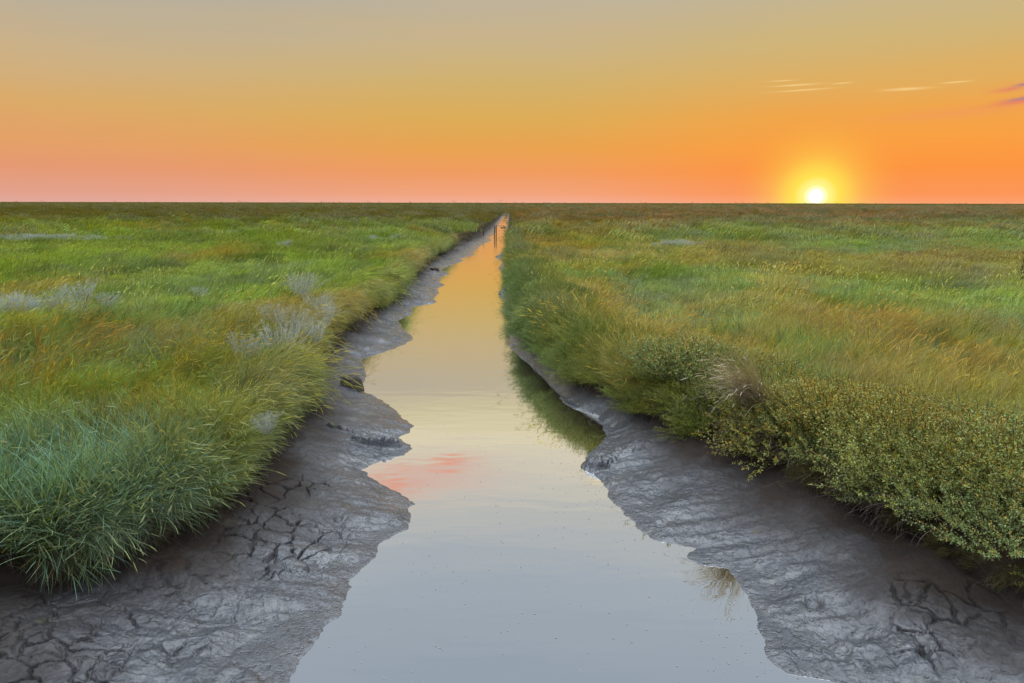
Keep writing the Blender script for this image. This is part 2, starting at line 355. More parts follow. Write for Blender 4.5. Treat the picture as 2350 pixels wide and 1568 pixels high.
spec = math_(t, 'MULTIPLY', mud_a, mrange(t, dry, 0, 1, .55, .12)); t.links.new(spec, p.inputs['Specular IOR Level'])
hgt = math_(t, 'ADD', math_(t, 'ADD', math_(t, 'MULTIPLY', fine, .0075), math_(t, 'MULTIPLY', grit, .0042)), math_(t, 'MULTIPLY', noise(t, P, 11, 3, .5), .006))
hgt = math_(t, 'SUBTRACT', hgt, math_(t, 'MULTIPLY', mrange(t, noise(t, P, 20, 3, .5), .52, .85), .012))
bn = bump(t, hgt, 1.0, .8); t.links.new(bn, p.inputs['Normal'])
t.links.new(math_(t, 'MULTIPLY', mud_a, math_(t, 'MULTIPLY', mrange(t, dry, 0, 1, 1.0, .0), math_(t, 'ADD', mrange(t, noise(t, P, 2.7, 4, .6), .45, .62, .1, .7), mrange(t, shore_a, .05, .4, .3, .0)))), p.inputs['Coat Weight']); p.inputs['Coat Roughness'].default_value = .27; t.links.new(bn, p.inputs['Coat Normal'])
o_ = t.nodes.new('ShaderNodeOutputMaterial'); t.links.new(p.outputs[0], o_.inputs[0])
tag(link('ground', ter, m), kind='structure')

# ------------------------------------------------------------------ water
wy_ = geo(2.2, 230, .03); wxs = np.linspace(-9, 12, 40)
WX, WY = np.meshgrid(wxs, wy_); ii = np.arange(WX.size).reshape(WX.shape)
wm = mk_mesh('water', np.stack([WX, WY, 0*WX], -1).reshape(-1, 3), np.stack([ii[:-1, :-1], ii[:-1, 1:], ii[1:, 1:], ii[1:, :-1]], -1), smooth=True)
m, t = new_mat('creek_water')
g = t.nodes.new('ShaderNodeNewGeometry')
mw = t.nodes.new('ShaderNodeMapping'); mw.inputs['Scale'].default_value = (1.0, 3.0, 1); t.links.new(g.outputs['Position'], mw.inputs[0])
nb = bump(t, noise(t, mw.outputs[0], 1.1, 2, .5), .0035, .6)
gl = t.nodes.new('ShaderNodeBsdfGlossy'); sy = t.nodes.new('ShaderNodeSeparateXYZ'); t.links.new(g.outputs['Position'], sy.inputs[0]); t.links.new(mrange(t, sy.outputs[1], 9, 40, .025, .11), gl.inputs['Roughness']); gl.inputs['Color'].default_value = (.97, .97, .96, 1); t.links.new(nb, gl.inputs['Normal'])
df = t.nodes.new('ShaderNodeBsdfDiffuse'); df.inputs['Color'].default_value = (.10, .09, .06, 1)
lw = t.nodes.new('ShaderNodeLayerWeight'); lw.inputs['Blend'].default_value = .85
fr = mrange(t, lw.outputs['Fresnel'], 0, 1, .90, .96)
mx = t.nodes.new('ShaderNodeMixShader'); t.links.new(fr, mx.inputs[0]); t.links.new(df.outputs[0], mx.inputs[1]); t.links.new(gl.outputs[0], mx.inputs[2])
o_ = t.nodes.new('ShaderNodeOutputMaterial'); t.links.new(mx.outputs[0], o_.inputs[0])
tag(link('water', wm, m), kind='structure')

# ------------------------------------------------------------------ plant materials
def leaf_mat(name, tint=None, transl=.42, rough=.5, spec=.35, tcol=(1.0, .9, .35, 1)):
    m, t = new_mat(name)
    a = attr(t, 'bc').outputs['Color']
    if tint is None:
        ti = attr(t, 'tint', 'INSTANCER').outputs['Color']
        c = mixc(t, 1.0, ti, a, 'MULTIPLY')
    else: c = mixc(t, 1.0, a, (*tint, 1), 'MULTIPLY')
    p = t.nodes.new('ShaderNodeBsdfPrincipled'); t.links.new(c, p.inputs['Base Color'])
    p.inputs['Roughness'].default_value = rough; p.inputs['Specular IOR Level'].default_value = spec
    tr = t.nodes.new('ShaderNodeBsdfTranslucent'); t.links.new(mixc(t, 1.0, c, tcol, 'MULTIPLY'), tr.inputs[0])
    mx = t.nodes.new('ShaderNodeMixShader'); mx.inputs[0].default_value = transl
    t.links.new(p.outputs[0], mx.inputs[1]); t.links.new(tr.outputs[0], mx.inputs[2])
    o = t.nodes.new('ShaderNodeOutputMaterial'); t.links.new(mx.outputs[0], o.inputs[0]); return m
M_GRASS = leaf_mat('grass_blades')
M_HERB = leaf_mat('herb_leaves', transl=.22, rough=.55)

# ------------------------------------------------------------------ plant geometry (numpy ribbons and leaves)
class Geo:
    def __init__(s): s.V = []; s.Q = []; s.C = []; s.n = 0
    def add(s, V, Q, C):
        s.V.append(V.reshape(-1, 3)); s.Q.append(Q.reshape(-1, 4)+s.n); s.C.append(C.reshape(-1, 3)); s.n += len(s.V[-1])
    def mesh(s, name, mat=None):
        me = mk_mesh(name, np.concatenate(s.V), np.concatenate(s.Q), {'bc': np.concatenate(s.C)})
        if mat: me.materials.append(mat)
        return me
def strips(G, base, L, w, phi, th0, kap, segs, ctip, cbase, wshape=None, face=None):
    """n curved ribbons; returns the tips and the tip directions"""
    n = len(base); s = np.linspace(0, 1, segs+1)
    th = th0[:, None]+kap[:, None]*s[None, :]**1.4
    st = (L/segs)[:, None]
    dx = np.sin(th)*np.cos(phi)[:, None]; dy = np.sin(th)*np.sin(phi)[:, None]; dz = np.cos(th)
    def cum(d): return np.concatenate([np.zeros((n, 1)), np.cumsum(d[:, :-1]*st, 1)], 1)
    px, py, pz = base[:, :1]+cum(dx), base[:, 1:2]+cum(dy), base[:, 2:3]+cum(dz)
    f = phi+math.pi/2+(rng.normal(0, .5, n) if face is None else face)
    tw = rng.normal(0, .5, n)
    wv = np.stack([np.cos(f)*np.cos(tw), np.sin(f)*np.cos(tw), np.sin(tw)], -1)[:, None, :]
    ws = (1-s**2.2*.9) if wshape is None else np.array(wshape)
    ww = w[:, None, None]*ws[None, :, None]*.5
    P = np.stack([px, py, pz], -1)
    V = np.stack([P-wv*ww, P+wv*ww], 2)                      # n, segs+1, 2, 3
    k = np.arange(n)[:, None]*(segs+1)*2+np.arange(segs)[None, :]*2
    Q = np.stack([k, k+1, k+3, k+2], -1)
    C = cbase[:, None, :]*(1-s[None, :, None])+ctip[:, None, :]*s[None, :, None]
    C = np.repeat(C[:, :, None, :], 2, 2)
    G.add(V, Q, C)
    return P[:, -1], np.stack([dx[:, -1], dy[:, -1], dz[:, -1]], -1)
def tuft(name, n, rad, Lr, w, lean=.5, curl=1.2, spread=.6, segs=4, heads=0, vary=.38, straw=.12, ctip=(1, 1, 1), cbase=(1.02, .93, .68), head_c=(1.7, 1.35, 1.05), mat=None, hw=.0065):
    G = Geo()
    r = rad*np.sqrt(rng.random(n)); a = rng.random(n)*2*math.pi
    base = np.stack([r*np.cos(a), r*np.sin(a), np.full(n, -.02)], -1)
    L = rng.uniform(*Lr, n)*(1-.3*(r/rad)**2); W = w*rng.uniform(.6, 1.25, n)
    phi = rng.normal(0, spread, n); th0 = np.abs(rng.normal(lean*.4, .18, n)); kap = rng.normal(curl, .35, n)
    v = 1+rng.normal(0, vary, (n, 1)); hue = rng.normal(0, .12, (n, 1))
    c = np.clip(np.array(ctip)*v*np.hstack([1+hue, 1+0*hue, 1-hue*1.5]), .15, 3)
    dr = rng.random(n) < straw
    c[dr] = np.array([1.5, 1.15, 1.2])*np.clip(v[dr], .5, 1.6)
    strips(G, base, L, W, phi, th0, kap, segs, c, c*np.array(cbase))
    if heads:
        k = heads; r = rad*np.sqrt(rng.random(k)); a = rng.random(k)*2*math.pi
        base = np.stack([r*np.cos(a), r*np.sin(a), np.zeros(k)], -1)
        L = rng.uniform(Lr[1]*.85, Lr[1]*1.2, k); phi = rng.normal(0, spread, k); th0 = np.abs(rng.normal(lean*.3, .15, k)); kap = rng.normal(curl*.8, .3, k)
        hc = np.array(head_c)*(1+rng.normal(0, .2, (k, 1)))
        tip, d = strips(G, base, L, np.full(k, .0028), phi, th0, kap, 5, hc*.7, hc*.5, wshape=[1, 1, 1, 1, 1, .9])
        th = np.arccos(np.clip(d[:, 2], -1, 1)); ph = np.arctan2(d[:, 1], d[:, 0]); Lh = rng.uniform(.07, .12, k)
        for f in (0, math.pi/2):
            strips(G, tip, Lh, np.full(k, hw), ph, th, np.full(k, .25), 4, hc, hc, wshape=[.4, 1, .95, .8, .15], face=np.full(k, f))
    return G.mesh(name, mat or M_GRASS)

PROTO = {}
def pcoll(key, meshes):
    c = bpy.data.collections.new(key)
    for i, me in enumerate(meshes):
        o = bpy.data.objects.new(f'{key}_{i:02d}', me); c.objects.link(o)
    PROTO[key] = c; return c
pcoll('near_tufts', [
    tuft('tuft_a', 110, .17, (.30, .54), .0060, .6, 1.25, .55),
    tuft('tuft_b', 105, .17, (.27, .50), .0060, .8, 1.45, .40),
    tuft('tuft_c', 95, .16, (.32, .58), .0062, .4, 1.0, .9, heads=5),
    tuft('tuft_d', 105, .15, (.34, .60), .0080, .5, .7, 1.3, heads=3, straw=.05, cbase=(1.0, .9, .75)),   # broad couch grass
    tuft('tuft_e', 60, .15, (.35, .60), .0050, .4, .9, .5, heads=16),
    tuft('tuft_f', 120, .18, (.20, .36), .0040, .4, 1.6, 2.0, vary=.3)])
pcoll('mid_tufts', [
    tuft('tuft_g', 150, .38, (.28, .50), .010, .6, 1.25, .5, segs=3, straw=.10),
    tuft('tuft_h', 150, .38, (.24, .44), .010, .8, 1.5, .4, segs=3, straw=.08),
    tuft('tuft_i', 120, .36, (.30, .58), .009, .4, .9, .8, segs=3, heads=14, hw=.014),
    tuft('tuft_j', 140, .38, (.18, .34), .010, .4, 1.5, 2.0, segs=3, vary=.3)])
pcoll('far_tufts', [
    tuft('tuft_k', 220, 1.5, (.30, .60), .045, .5, 1.1, .6, segs=2, straw=.08, vary=.2),
    tuft('tuft_l', 220, 1.5, (.22, .45), .050, .7, 1.3, .5, segs=2, straw=.06, vary=.2),
    tuft('tuft_m', 200, 1.4, (.35, .70), .035, .3, .8, .9, segs=2, straw=.12, vary=.25)])

# ---- scatter by geometry nodes: one object, points carry rotation, scale, kind and tint
def gn_tree(key):
    g = bpy.data.node_groups.new('scatter_'+key, 'GeometryNodeTree')
    g.interface.new_socket('Geometry', in_out='INPUT', socket_type='NodeSocketGeometry')
    g.interface.new_socket('Geometry', in_out='OUTPUT', socket_type='NodeSocketGeometry')
    gi = g.nodes.new('NodeGroupInput'); go = g.nodes.new('NodeGroupOutput')
    ci = g.nodes.new('GeometryNodeCollectionInfo'); ci.inputs['Collection'].default_value = PROTO[key]
    ci.inputs['Separate Children'].default_value = True; ci.inputs['Reset Children'].default_value = True
    ip = g.nodes.new('GeometryNodeInstanceOnPoints'); ip.inputs['Pick Instance'].default_value = True
    def na(name, dt):
        n = g.nodes.new('GeometryNodeInputNamedAttribute'); n.data_type = dt; n.inputs['Name'].default_value = name; return n.outputs[0]
    e = g.nodes.new('FunctionNodeEulerToRotation'); g.links.new(na('rot', 'FLOAT_VECTOR'), e.inputs[0])
    L = g.links.new
    L(gi.outputs[0], ip.inputs['Points']); L(ci.outputs[0], ip.inputs['Instance']); L(na('idx', 'INT'), ip.inputs['Instance Index'])
    L(e.outputs[0], ip.inputs['Rotation']); L(na('scl', 'FLOAT_VECTOR'), ip.inputs['Scale']); L(ip.outputs[0], go.inputs[0])
    return g
def scatter(name, key, P, rot, scl, idx, tint):
    me = bpy.data.meshes.new(name); n = len(P)
    me.vertices.add(n); me.vertices.foreach_set('co', np.asarray(P, np.float32).ravel())
    a = me.attributes.new('rot', 'FLOAT_VECTOR', 'POINT'); a.data.foreach_set('vector', np.asarray(rot, np.float32).ravel())
    a = me.attributes.new('scl', 'FLOAT_VECTOR', 'POINT'); a.data.foreach_set('vector', np.asarray(scl, np.float32).ravel())
    a = me.attributes.new('idx', 'INT', 'POINT'); a.data.foreach_set('value', np.asarray(idx, np.int32))
    c = np.hstack([tint, np.ones((n, 1))]).astype(np.float32)
    a = me.attributes.new('tint', 'FLOAT_COLOR', 'POINT'); a.data.foreach_set('color', c.ravel())
    o = link(name, me); md = o.modifiers.new('scatter', 'NODES'); md.node_group = gn_tree(key)
    return o
def edge_d(x, y):
    """distance landward of the plants' foot (negative over the mud) and the side"""
    VLx, VRx = xsm(pVL, y, .03), xsm(pVR, y, .03)
    left = x < .5*(VLx+VRx)
    return np.where(left, VLx-x, x-VRx), left
GREEN = np.array([.185, .300, .062]); YEL = np.array([.28, .43, .075]); BLUE = np.array([.18, .32, .235]); OLIVE = np.array([.23, .285, .070])
TAN = np.array([.38, .29, .07]); DARK = np.array([.060, .095, .040]); GREY = np.array([.17, .22, .13])
def blend(a, b, f): return a*(1-f[:, None])+b*f[:, None]
def tint_at(x, y, left):
    n1 = fbm(x*.55+3, y*.35, 71, 3); n2 = fbm(x*.22, y*.16+5, 72, 3); n3 = fbm(x*1.1, y*.8, 73, 3); n4 = fbm(x*.09, y*.04, 74, 3)
    c = np.repeat(GREEN[None], len(x), 0)
    c = blend(c, np.repeat(YEL[None], len(x), 0), sstep(.42, .62, n1)*.8)
    c = blend(c, np.repeat(OLIVE[None], len(x), 0), sstep(.5, .7, n2)*.8)
    c = blend(c, np.repeat(GREY[None], len(x), 0), sstep(.56, .72, n3)*.6)
    c = blend(c, np.repeat(DARK[None], len(x), 0), sstep(.60, .74, fbm(x*.8+9, y*.5, 75, 3))*.55)
    bl = left*sstep(7.9, 5.8, y+(n2-.5)*2.2)*sstep(.32, .52, n3+.10)
    c = blend(c, np.repeat(BLUE[None], len(x), 0), bl*.85)
    r = (~left)
    c = blend(c, np.repeat(TAN[None], len(x), 0), r*sstep(.42, .62, n1)*sstep(-.5, 2, x)*.6*sstep(5, 9, y)*sstep(13, 6, x))  # warm seed heads, plus some sun-side orange flare painted into the tint
    c = blend(c, np.repeat(TAN[None], len(x), 0), (~r)*sstep(.58, .72, n2)*.4*sstep(9, 20, y))
    far = sstep(28, 110, y)
    c = blend(c, np.repeat(np.array([[.080, .074, .016]]), len(x), 0), far*.8)
    c = blend(c, np.repeat(np.array([[.20, .11, .022]]), len(x), 0), far*sstep(.46, .62, n4)*.6*(.35+.65*r))  # far rust, stronger on the right where flare red is painted in
    c = blend(c, np.repeat(np.array([[.27, .15, .035]]), len(x), 0), r*sstep(14, 26, y)*sstep(.45, .62, fbm(x*.16+2, y*.10, 78, 3))*.42)  # rusty patches, partly the sun's red flare put into the grass colour
    return c*(1+.10*rng.normal(size=(len(x), 1)))
def field(y0, y1, dens, tanx=.86, pad=2.5, maxw=None):
    A = (y1-y0)*2*(tanx*y1+pad); n = int(A*dens)
    x = rng.uniform(-1, 1, n)*(tanx*y1+pad); y = rng.uniform(y0, y1, n)
    k = np.abs(x) < tanx*y+pad
    return x[k], y[k]
def put(name, key, x, y, picks, base_scale, sink=.0, wind=0.15, edge_tilt=1.0, edge_w=.55, ymul=1.0, flatten=0):
    d, left = edge_d(x, y)
    z = height(x, y, False)[0]; z = np.maximum(z, plateau(x, y)-.25)-sink
    n = len(x)
    hum = .5+(fbm(x*.8, y*.6, 81, 3)-.5)*1.7
    sc_ = base_scale*rng.uniform(.8, 1.2, n)*(.65+.7*hum)
    dirn = (fbm(x*.25, y*.2, 82, 2)-.5)*2.6
    yaw = wind+dirn+rng.normal(0, .35, n)
    tilt = rng.normal(.12, .14, n)+.35*sstep(.5, .7, fbm(x*.5+7, y*.4, 83, 2))
    e = np.clip(1-d/edge_w, 0, 1.25)*edge_tilt
    yaw = np.where(e > .05, np.where(left, -.45+rng.normal(0, .65, n), math.pi+.35+rng.normal(0, .45, n))*np.minimum(e*1.6, 1)+yaw*(1-np.minimum(e*1.6, 1)), yaw)
    tilt = tilt+e*.95
    rot = np.stack([rng.normal(0, .1, n), tilt, yaw], -1)
    z = z+.05*np.clip(e, 0, 1)
    S = np.stack([sc_, sc_, sc_*ymul], -1)
    idx = rng.choice(len(picks), n, p=np.array(picks)/sum(picks))
    return np.stack([x, y, z], -1), rot, S, idx, tint_at(x, y, left), d, left
# near meadow
x, y = field(3.2, 13.5, 44); d, left = edge_d(x, y)
purs = (~left) & (y < 9.6) & (d < 1.0+.5*fbm(x, y, 91, 2)+.35*sstep(9, 5, y)*2)
k = (d > .20) & ~(purs & (rng.random(len(x)) < .9)); x, y = x[k], y[k]
P_, r_, s_, i_, t_, d, left = put('', 'near_tufts', x, y, [5, 4, 3, 1.2, .9, 3], 1.0)
fore = left & (rng.random(len(x)) < .6*sstep(8.2, 6.2, y)); i_[fore] = 3
tall = (fbm(x*1.2, y*.9, 93, 2) > .62) & (rng.random(len(x)) < .22); i_[tall] = 4
for a_, b_ in ((200, 790), (320, 800), (150, 830), (600, 640), (540, 690), (40, 880)):
    c_ = ground(a_, b_, 1.0); kk = (np.hypot(x-c_[0], (y-c_[1])*.7) < .45) & (rng.random(len(x)) < .10); i_[kk] = 4; t_[kk] = np.array([.40, .27, .05])
hot = (i_ == 4) & (t_[:, 0] < .5); t_[hot] = t_[hot]*.5+np.array([.25, .18, .03])*.5
tag(scatter('grass', 'near_tufts', P_, r_, s_, i_, t_), 'dense windblown green and yellow grass covering both near banks of the creek', 'grass', kind='stuff')
# edge fringe: shaggy grass hanging over the left bank
yy = np.concatenate([rng.uniform(3.6, 9, 900), rng.uniform(9, 20, 900), rng.uniform(20, 50, 900)]); ww = rng.uniform(-.10, .30, len(yy))
xx = xsm(pVL, yy, .03)-ww-.08-.16*sstep(12, 6, yy)
P_, r_, s_, i_, t_, d, left = put('', 'near_tufts', xx, yy, [4, 5, 3, 1.0, .6, 0.01], 1.05, edge_tilt=1.15)
s_ *= (1+.12*sstep(9, 15, yy))[:, None]
s_ *= (.72+.6*fbm(yy*.9, yy*0+4, 84, 2))[:, None]
P_[:, 2] = plateau(xx, yy)+.05+.12*sstep(9, 14, yy)-rng.uniform(.0, .22, len(xx))
t_ = blend(t_, np.repeat(np.array([[.26, .25, .11]]), len(xx), 0), .15+.6*sstep(7, 16, yy)*rng.random(len(xx)))
fore = (yy < 7.2) & (rng.random(len(xx)) < .6); i_[fore] = 3
tag(scatter('bank_grass', 'near_tufts', P_, r_, s_, i_, t_), 'shaggy grass and pale seed heads hanging over the mud along the left bank', 'grass', kind='stuff')
yy = np.concatenate([rng.uniform(8.5, 14, 260), rng.uniform(13, 28, 700), rng.uniform(28, 60, 700)]); ww = rng.uniform(.12, .5, len(yy)); xx = xsm(pVR, yy, .03)+ww
P_, r_, s_, i_, t_, d, left = put('', 'near_tufts', xx, yy, [4, 5, 3, .2, .3, 3], 1.15, edge_tilt=.75)
s_ *= (.5+1.1*fbm(yy*.7, yy*0+9, 85, 2))[:, None]
k_ = sstep(9, 16, yy)[:, None]; t_ = t_*(1-.6*k_)+np.array([.085, .135, .034])*.6*k_
tag(scatter('bank_grass', 'near_tufts', P_, r_, s_, i_, t_), 'darker green grass leaning over the water along the far right bank', 'grass', kind='stuff')
# brown dead thatch hanging down the face of both banks
yy = 3.7*np.exp(rng.random(3000)*math.log(60/3.7)); sd_ = np.where(rng.random(3000) < .5, -1, 1); ww = rng.uniform(.02, .22, 3000)
kt = (sd_ < 0) | (yy > 14) | (rng.random(3000) < .35); yy, sd_, ww = yy[kt], sd_[kt], ww[kt]
xx = np.where(sd_ < 0, xsm(pVL, yy, .03), xsm(pVR, yy, .03))+sd_*ww
P_, r_, s_, i_, t_, d, left = put('', 'near_tufts', xx, yy, [4, 5, 1, .01, .01, 4], .62, edge_tilt=1.35)
P_[:, 2] = ZF+.02+rng.uniform(0, .26, len(xx)); t_ = t_*.15+np.array([.075, .052, .034])*rng.uniform(.6, 1.3, (len(xx), 1))
tag(scatter('bank_thatch', 'near_tufts', P_, r_, s_, i_, t_), 'brown dead thatch and roots under the overhanging grass on both banks', 'dead grass', kind='stuff')
# middle distance
x, y = field(13, 46, 11, .84, 3); d, left = edge_d(x, y); k = d > .05; x, y = x[k], y[k]
P_, r_, s_, i_, t_, d, left = put('', 'mid_tufts', x, y, [4, 3, 1.4, 3], 1.0, edge_w=.8)
P_[:, 2] += (fbm(x*.35, y*.22, 95, 3)-.5)*.22
tag(scatter('grass', 'mid_tufts', P_, r_, s_, i_, t_), 'meadow of green, olive and rusty grass in the middle distance', 'grass', kind='stuff')
# far marsh
x1, y1 = field(44, 130, 1.0, .84, 6); x2, y2 = field(130, 420, .16, .84, 10)
x = np.concatenate([x1, x2]); y = np.concatenate([y1, y2]); d, left = edge_d(x, y); k = d > 1.7*(y < 170); x, y = x[k], y[k]
P_, r_, s_, i_, t_, d, left = put('', 'far_tufts', x, y, [4, 3, 1.2], 1.0, edge_tilt=.0)
s_[:, :2] *= (1+sstep(120, 400, y)*1.6)[:, None]
tag(scatter('far_grass', 'far_tufts', P_, r_, s_, i_, t_), 'flat olive marsh grass reaching to the horizon', 'grass', kind='stuff')

# ------------------------------------------------------------------ herbs and bushes
def leaves(G, c, n_dir, L, w, col):
    n = len(c); a = rng.normal(size=(n, 3)); u = np.cross(n_dir, a); u /= np.linalg.norm(u, axis=1, keepdims=True)+1e-9
    d = n_dir
    V = np.stack([c, c+d*L[:, None]*.55+u*w[:, None]*.5, c+d*L[:, None], c+d*L[:, None]*.55-u*w[:, None]*.5], 1)
    k = np.arange(n)[:, None]*4+np.arange(4)[None]
    G.add(V, k, np.repeat(col[:, None, :], 4, 1))
def herb(name, stems, rad, H, leafL, leafW, per, leaf_c, stem_c=(.10, .06, .04), flower=0, flower_c=(.42, .24, .04), up=.6, vary=.25, start=.3, mats=None, curl=.7, blunt=0.):
    """a bush of curved stems with leaves along them: foliage, stems and flower heads as three meshes"""
    S, F, B = Geo(), Geo(), Geo()
    a = rng.random(stems)*2*math.pi; q = np.sqrt(rng.random(stems))
    base = np.stack([np.cos(a)*q*rad*.35, np.sin(a)*q*rad*.35, np.full(stems, -.05)], -1)
    L = H*rng.uniform(.75, 1.15, stems)*(1+.25*q); th0 = q*rad/H*.8+rng.normal(0, .08, stems)
    kap = curl*q*rng.uniform(.3, 1, stems)-.35*up
    sc_c = np.repeat(np.array([stem_c]), stems, 0)*(1+rng.normal(0, .2, (stems, 1)))
    tip, d = strips(S, base, L, np.full(stems, .004), a, th0, kap, 6, sc_c, sc_c, wshape=[1]*7)
    SP = S.V[0].reshape(stems, 7, 2, 3).mean(2)
    k = rng.integers(0, stems, stems*per); s = start+(1-start)*rng.random(len(k))**.7; f = s*6; i0 = np.minimum(f.astype(int), 5); fr = (f-i0)[:, None]
    c = SP[k, i0]*(1-fr)+SP[k, i0+1]*fr; ax = SP[k, np.minimum(i0+1, 6)]-SP[k, i0]; ax /= np.linalg.norm(ax, axis=1, keepdims=True)
    rd = rng.normal(size=(len(k), 3)); rd /= np.linalg.norm(rd, axis=1, keepdims=True)
    dr = ax*up+rd*.9; dr /= np.linalg.norm(dr, axis=1, keepdims=True)
    lc = np.array(leaf_c)*np.clip(1+rng.normal(0, vary, (len(k), 1)), .3, 2)*(1+rng.normal(0, .07, (len(k), 3)))
    leaves(F, c+rd*.006, dr, leafL*rng.uniform(.6, 1.25, len(k)), leafW*rng.uniform(.7, 1.2, len(k)), np.clip(lc, .005, 1))
    if flower:
        kk = rng.choice(stems, max(1, int(stems*.75)), replace=False)
        for j in range(flower):
            h = rng.random(len(kk))[:, None]
            cc = tip[kk]+d[kk]*(h*.09-.05)+rng.normal(0, .006, (len(kk), 3))*(1.3-h)
            rd = rng.normal(size=(len(kk), 3))+np.array([0, 0, .8]); rd /= np.linalg.norm(rd, axis=1, keepdims=True)
            fc = np.array(flower_c)*np.clip(1+rng.normal(0, .3, (len(kk), 1)), .3, 2)
            leaves(B, cc, rd, rng.uniform(.006, .011, len(kk)), rng.uniform(.004, .008, len(kk)), fc)
    out = {'foliage': F.mesh(name+'_foliage', mats), 'stems': S.mesh(name+'_stems', mats)}
    if flower: out['blossom'] = B.mesh(name+'_flowers', mats)
    return out
M_PLANT = leaf_mat('bush_leaves', tint=(1, 1, 1), transl=.20, rough=.55, spec=.4, tcol=(1, .95, .5, 1))
def join_geo(parts, name, mat):
    Vs, Qs, Cs, n = [], [], [], 0
    for me in parts.values():
        v = np.empty(len(me.vertices)*3, np.float32); me.vertices.foreach_get('co', v)
        q = np.empty(len(me.loops), np.int32); me.loops.foreach_get('vertex_index', q)
        c = np.empty(len(me.vertices)*4, np.float32); me.attributes['bc'].data.foreach_get('color', c)
        Vs.append(v.reshape(-1, 3)); Qs.append(q.reshape(-1, 4)+n); Cs.append(c.reshape(-1, 4)); n += len(Vs[-1])
    me = mk_mesh(name, np.concatenate(Vs), np.concatenate(Qs), {'bc': np.concatenate(Cs)}); me.materials.append(mat); return me
PURS = [herb(f'purslane_{i}', 150, .34, .36, .021, .0085, 34, (.215, .285, .095), flower=f, flower_c=fc, mats=M_PLANT)
        for i, (f, fc) in enumerate([(14, (.38, .33, .045)), (9, (.34, .34, .05)), (15, (.42, .30, .06)), (5, (.28, .31, .06))])]
WORM = [herb(f'wormwood_{i}', 85, .26, .40, .020, .0042, 55, (.38, .43, .43), stem_c=(.27, .29, .26), mats=M_PLANT, vary=.2, start=.15) for i in range(2)]
BLITE = [herb(f'blite_{i}', 150, .40, .46, .030, .0035, 50, (.12, .195, .050), stem_c=(.10, .09, .04), mats=M_PLANT, vary=.38, start=.1, curl=1.0) for i in range(2)]
pcoll('purslane', [join_geo(p, 'purslane_cover', M_HERB) for p in PURS])
pcoll('worm_cover', [join_geo(p, 'wormwood_cover', M_HERB) for p in WORM])
pcoll('blite_cover', [join_geo(p, 'blite_cover', M_HERB) for p in BLITE])
# purslane mass along the near right bank
yy = 3.4+rng.random(470)**1.15*6.4; ww = .14+rng.uniform(-.02, 1.75, len(yy)); k = ww < 1.15+.9*fbm(yy*.7, yy*0, 97, 2)+.3*(yy < 7)
yy, ww = yy[k], ww[k]; xx = xsm(pVR, yy, .03)+ww; hol = sstep(.50, .62, fbm(yy*1.15+3, yy*0+2, 57, 2)); k = ww > .14+.42*hol; yy, ww, xx, hol = yy[k], ww[k], xx[k], hol[k]; n = len(yy)
zz = height(xx, yy, False)[0]; e = np.clip(1-(ww-.14)/.4, 0, 1)*(1-hol)
rot = np.stack([rng.normal(0, .12, n), .55*e+rng.normal(0, .1, n), math.pi+.4+rng.normal(0, .5, n)], -1)
sc_ = (rng.uniform(.8, 1.1, n)*(.55+1.35*fbm(xx*1.3, yy*1.1, 59, 2)))[:, None]*np.ones((1, 3)); w_ = fbm(xx*.8, yy*.8, 98, 2)
ti = blend(np.repeat(np.array([[1., 1., 1.]]), n, 0), np.repeat(np.array([[1.35, 1.0, .65]]), n, 0), sstep(.42, .65, w_)*.8*(.3+.7*sstep(5, 8, yy)))*rng.uniform(.75, 1.2, (n, 1))
tag(scatter('ground_cover', 'purslane', np.stack([xx, yy, np.maximum(zz, .46)-.06], -1), rot, sc_, rng.integers(0, 4, n), ti),
    'bushy mass of small leaved saltmarsh shrubs with yellow flowers along the near right bank', 'shrubs', kind='stuff')
# green feathery growth further up the right bank
yy = 8.6+rng.random(560)**1.4*31; ww = rng.uniform(.0, 1.5, len(yy)); xx = xsm(pVR, yy, .03)+ww; n = len(yy); k = ww < .6+1.2*fbm(yy*.25, 0*yy, 99, 2); yy, ww, xx = yy[k], ww[k], xx[k]; n = len(yy)
zz = height(xx, yy, False)[0]; e = np.clip(1-ww/.5, 0, 1)
rot = np.stack([rng.normal(0, .12, n), .5*e+rng.normal(0, .1, n), math.pi+.3+rng.normal(0, .5, n)], -1)
sc_ = rng.uniform(.7, 1.1, n)[:, None]*np.ones((1, 3))
ti = blend(np.repeat(np.array([[1.0, 1.1, .8]]), n, 0), np.repeat(np.array([[2.6, 1.75, .8]]), n, 0), np.clip(fbm(xx*.5, yy*.4, 88, 2)*sstep(.2, 1.2, ww)+.75*sstep(13.5, 10, yy)*(.3+fbm(yy, ww, 89, 2)), 0, 1))*rng.uniform(.7, 1.2, (n, 1))
tag(scatter('ground_cover', 'blite_cover', np.stack([xx, yy, np.maximum(zz, .30)-.04], -1), rot, sc_, rng.integers(0, 2, n), ti),
    'feathery green herbs crowding the right bank beyond the yellow flowered shrubs', 'herbs', kind='stuff')
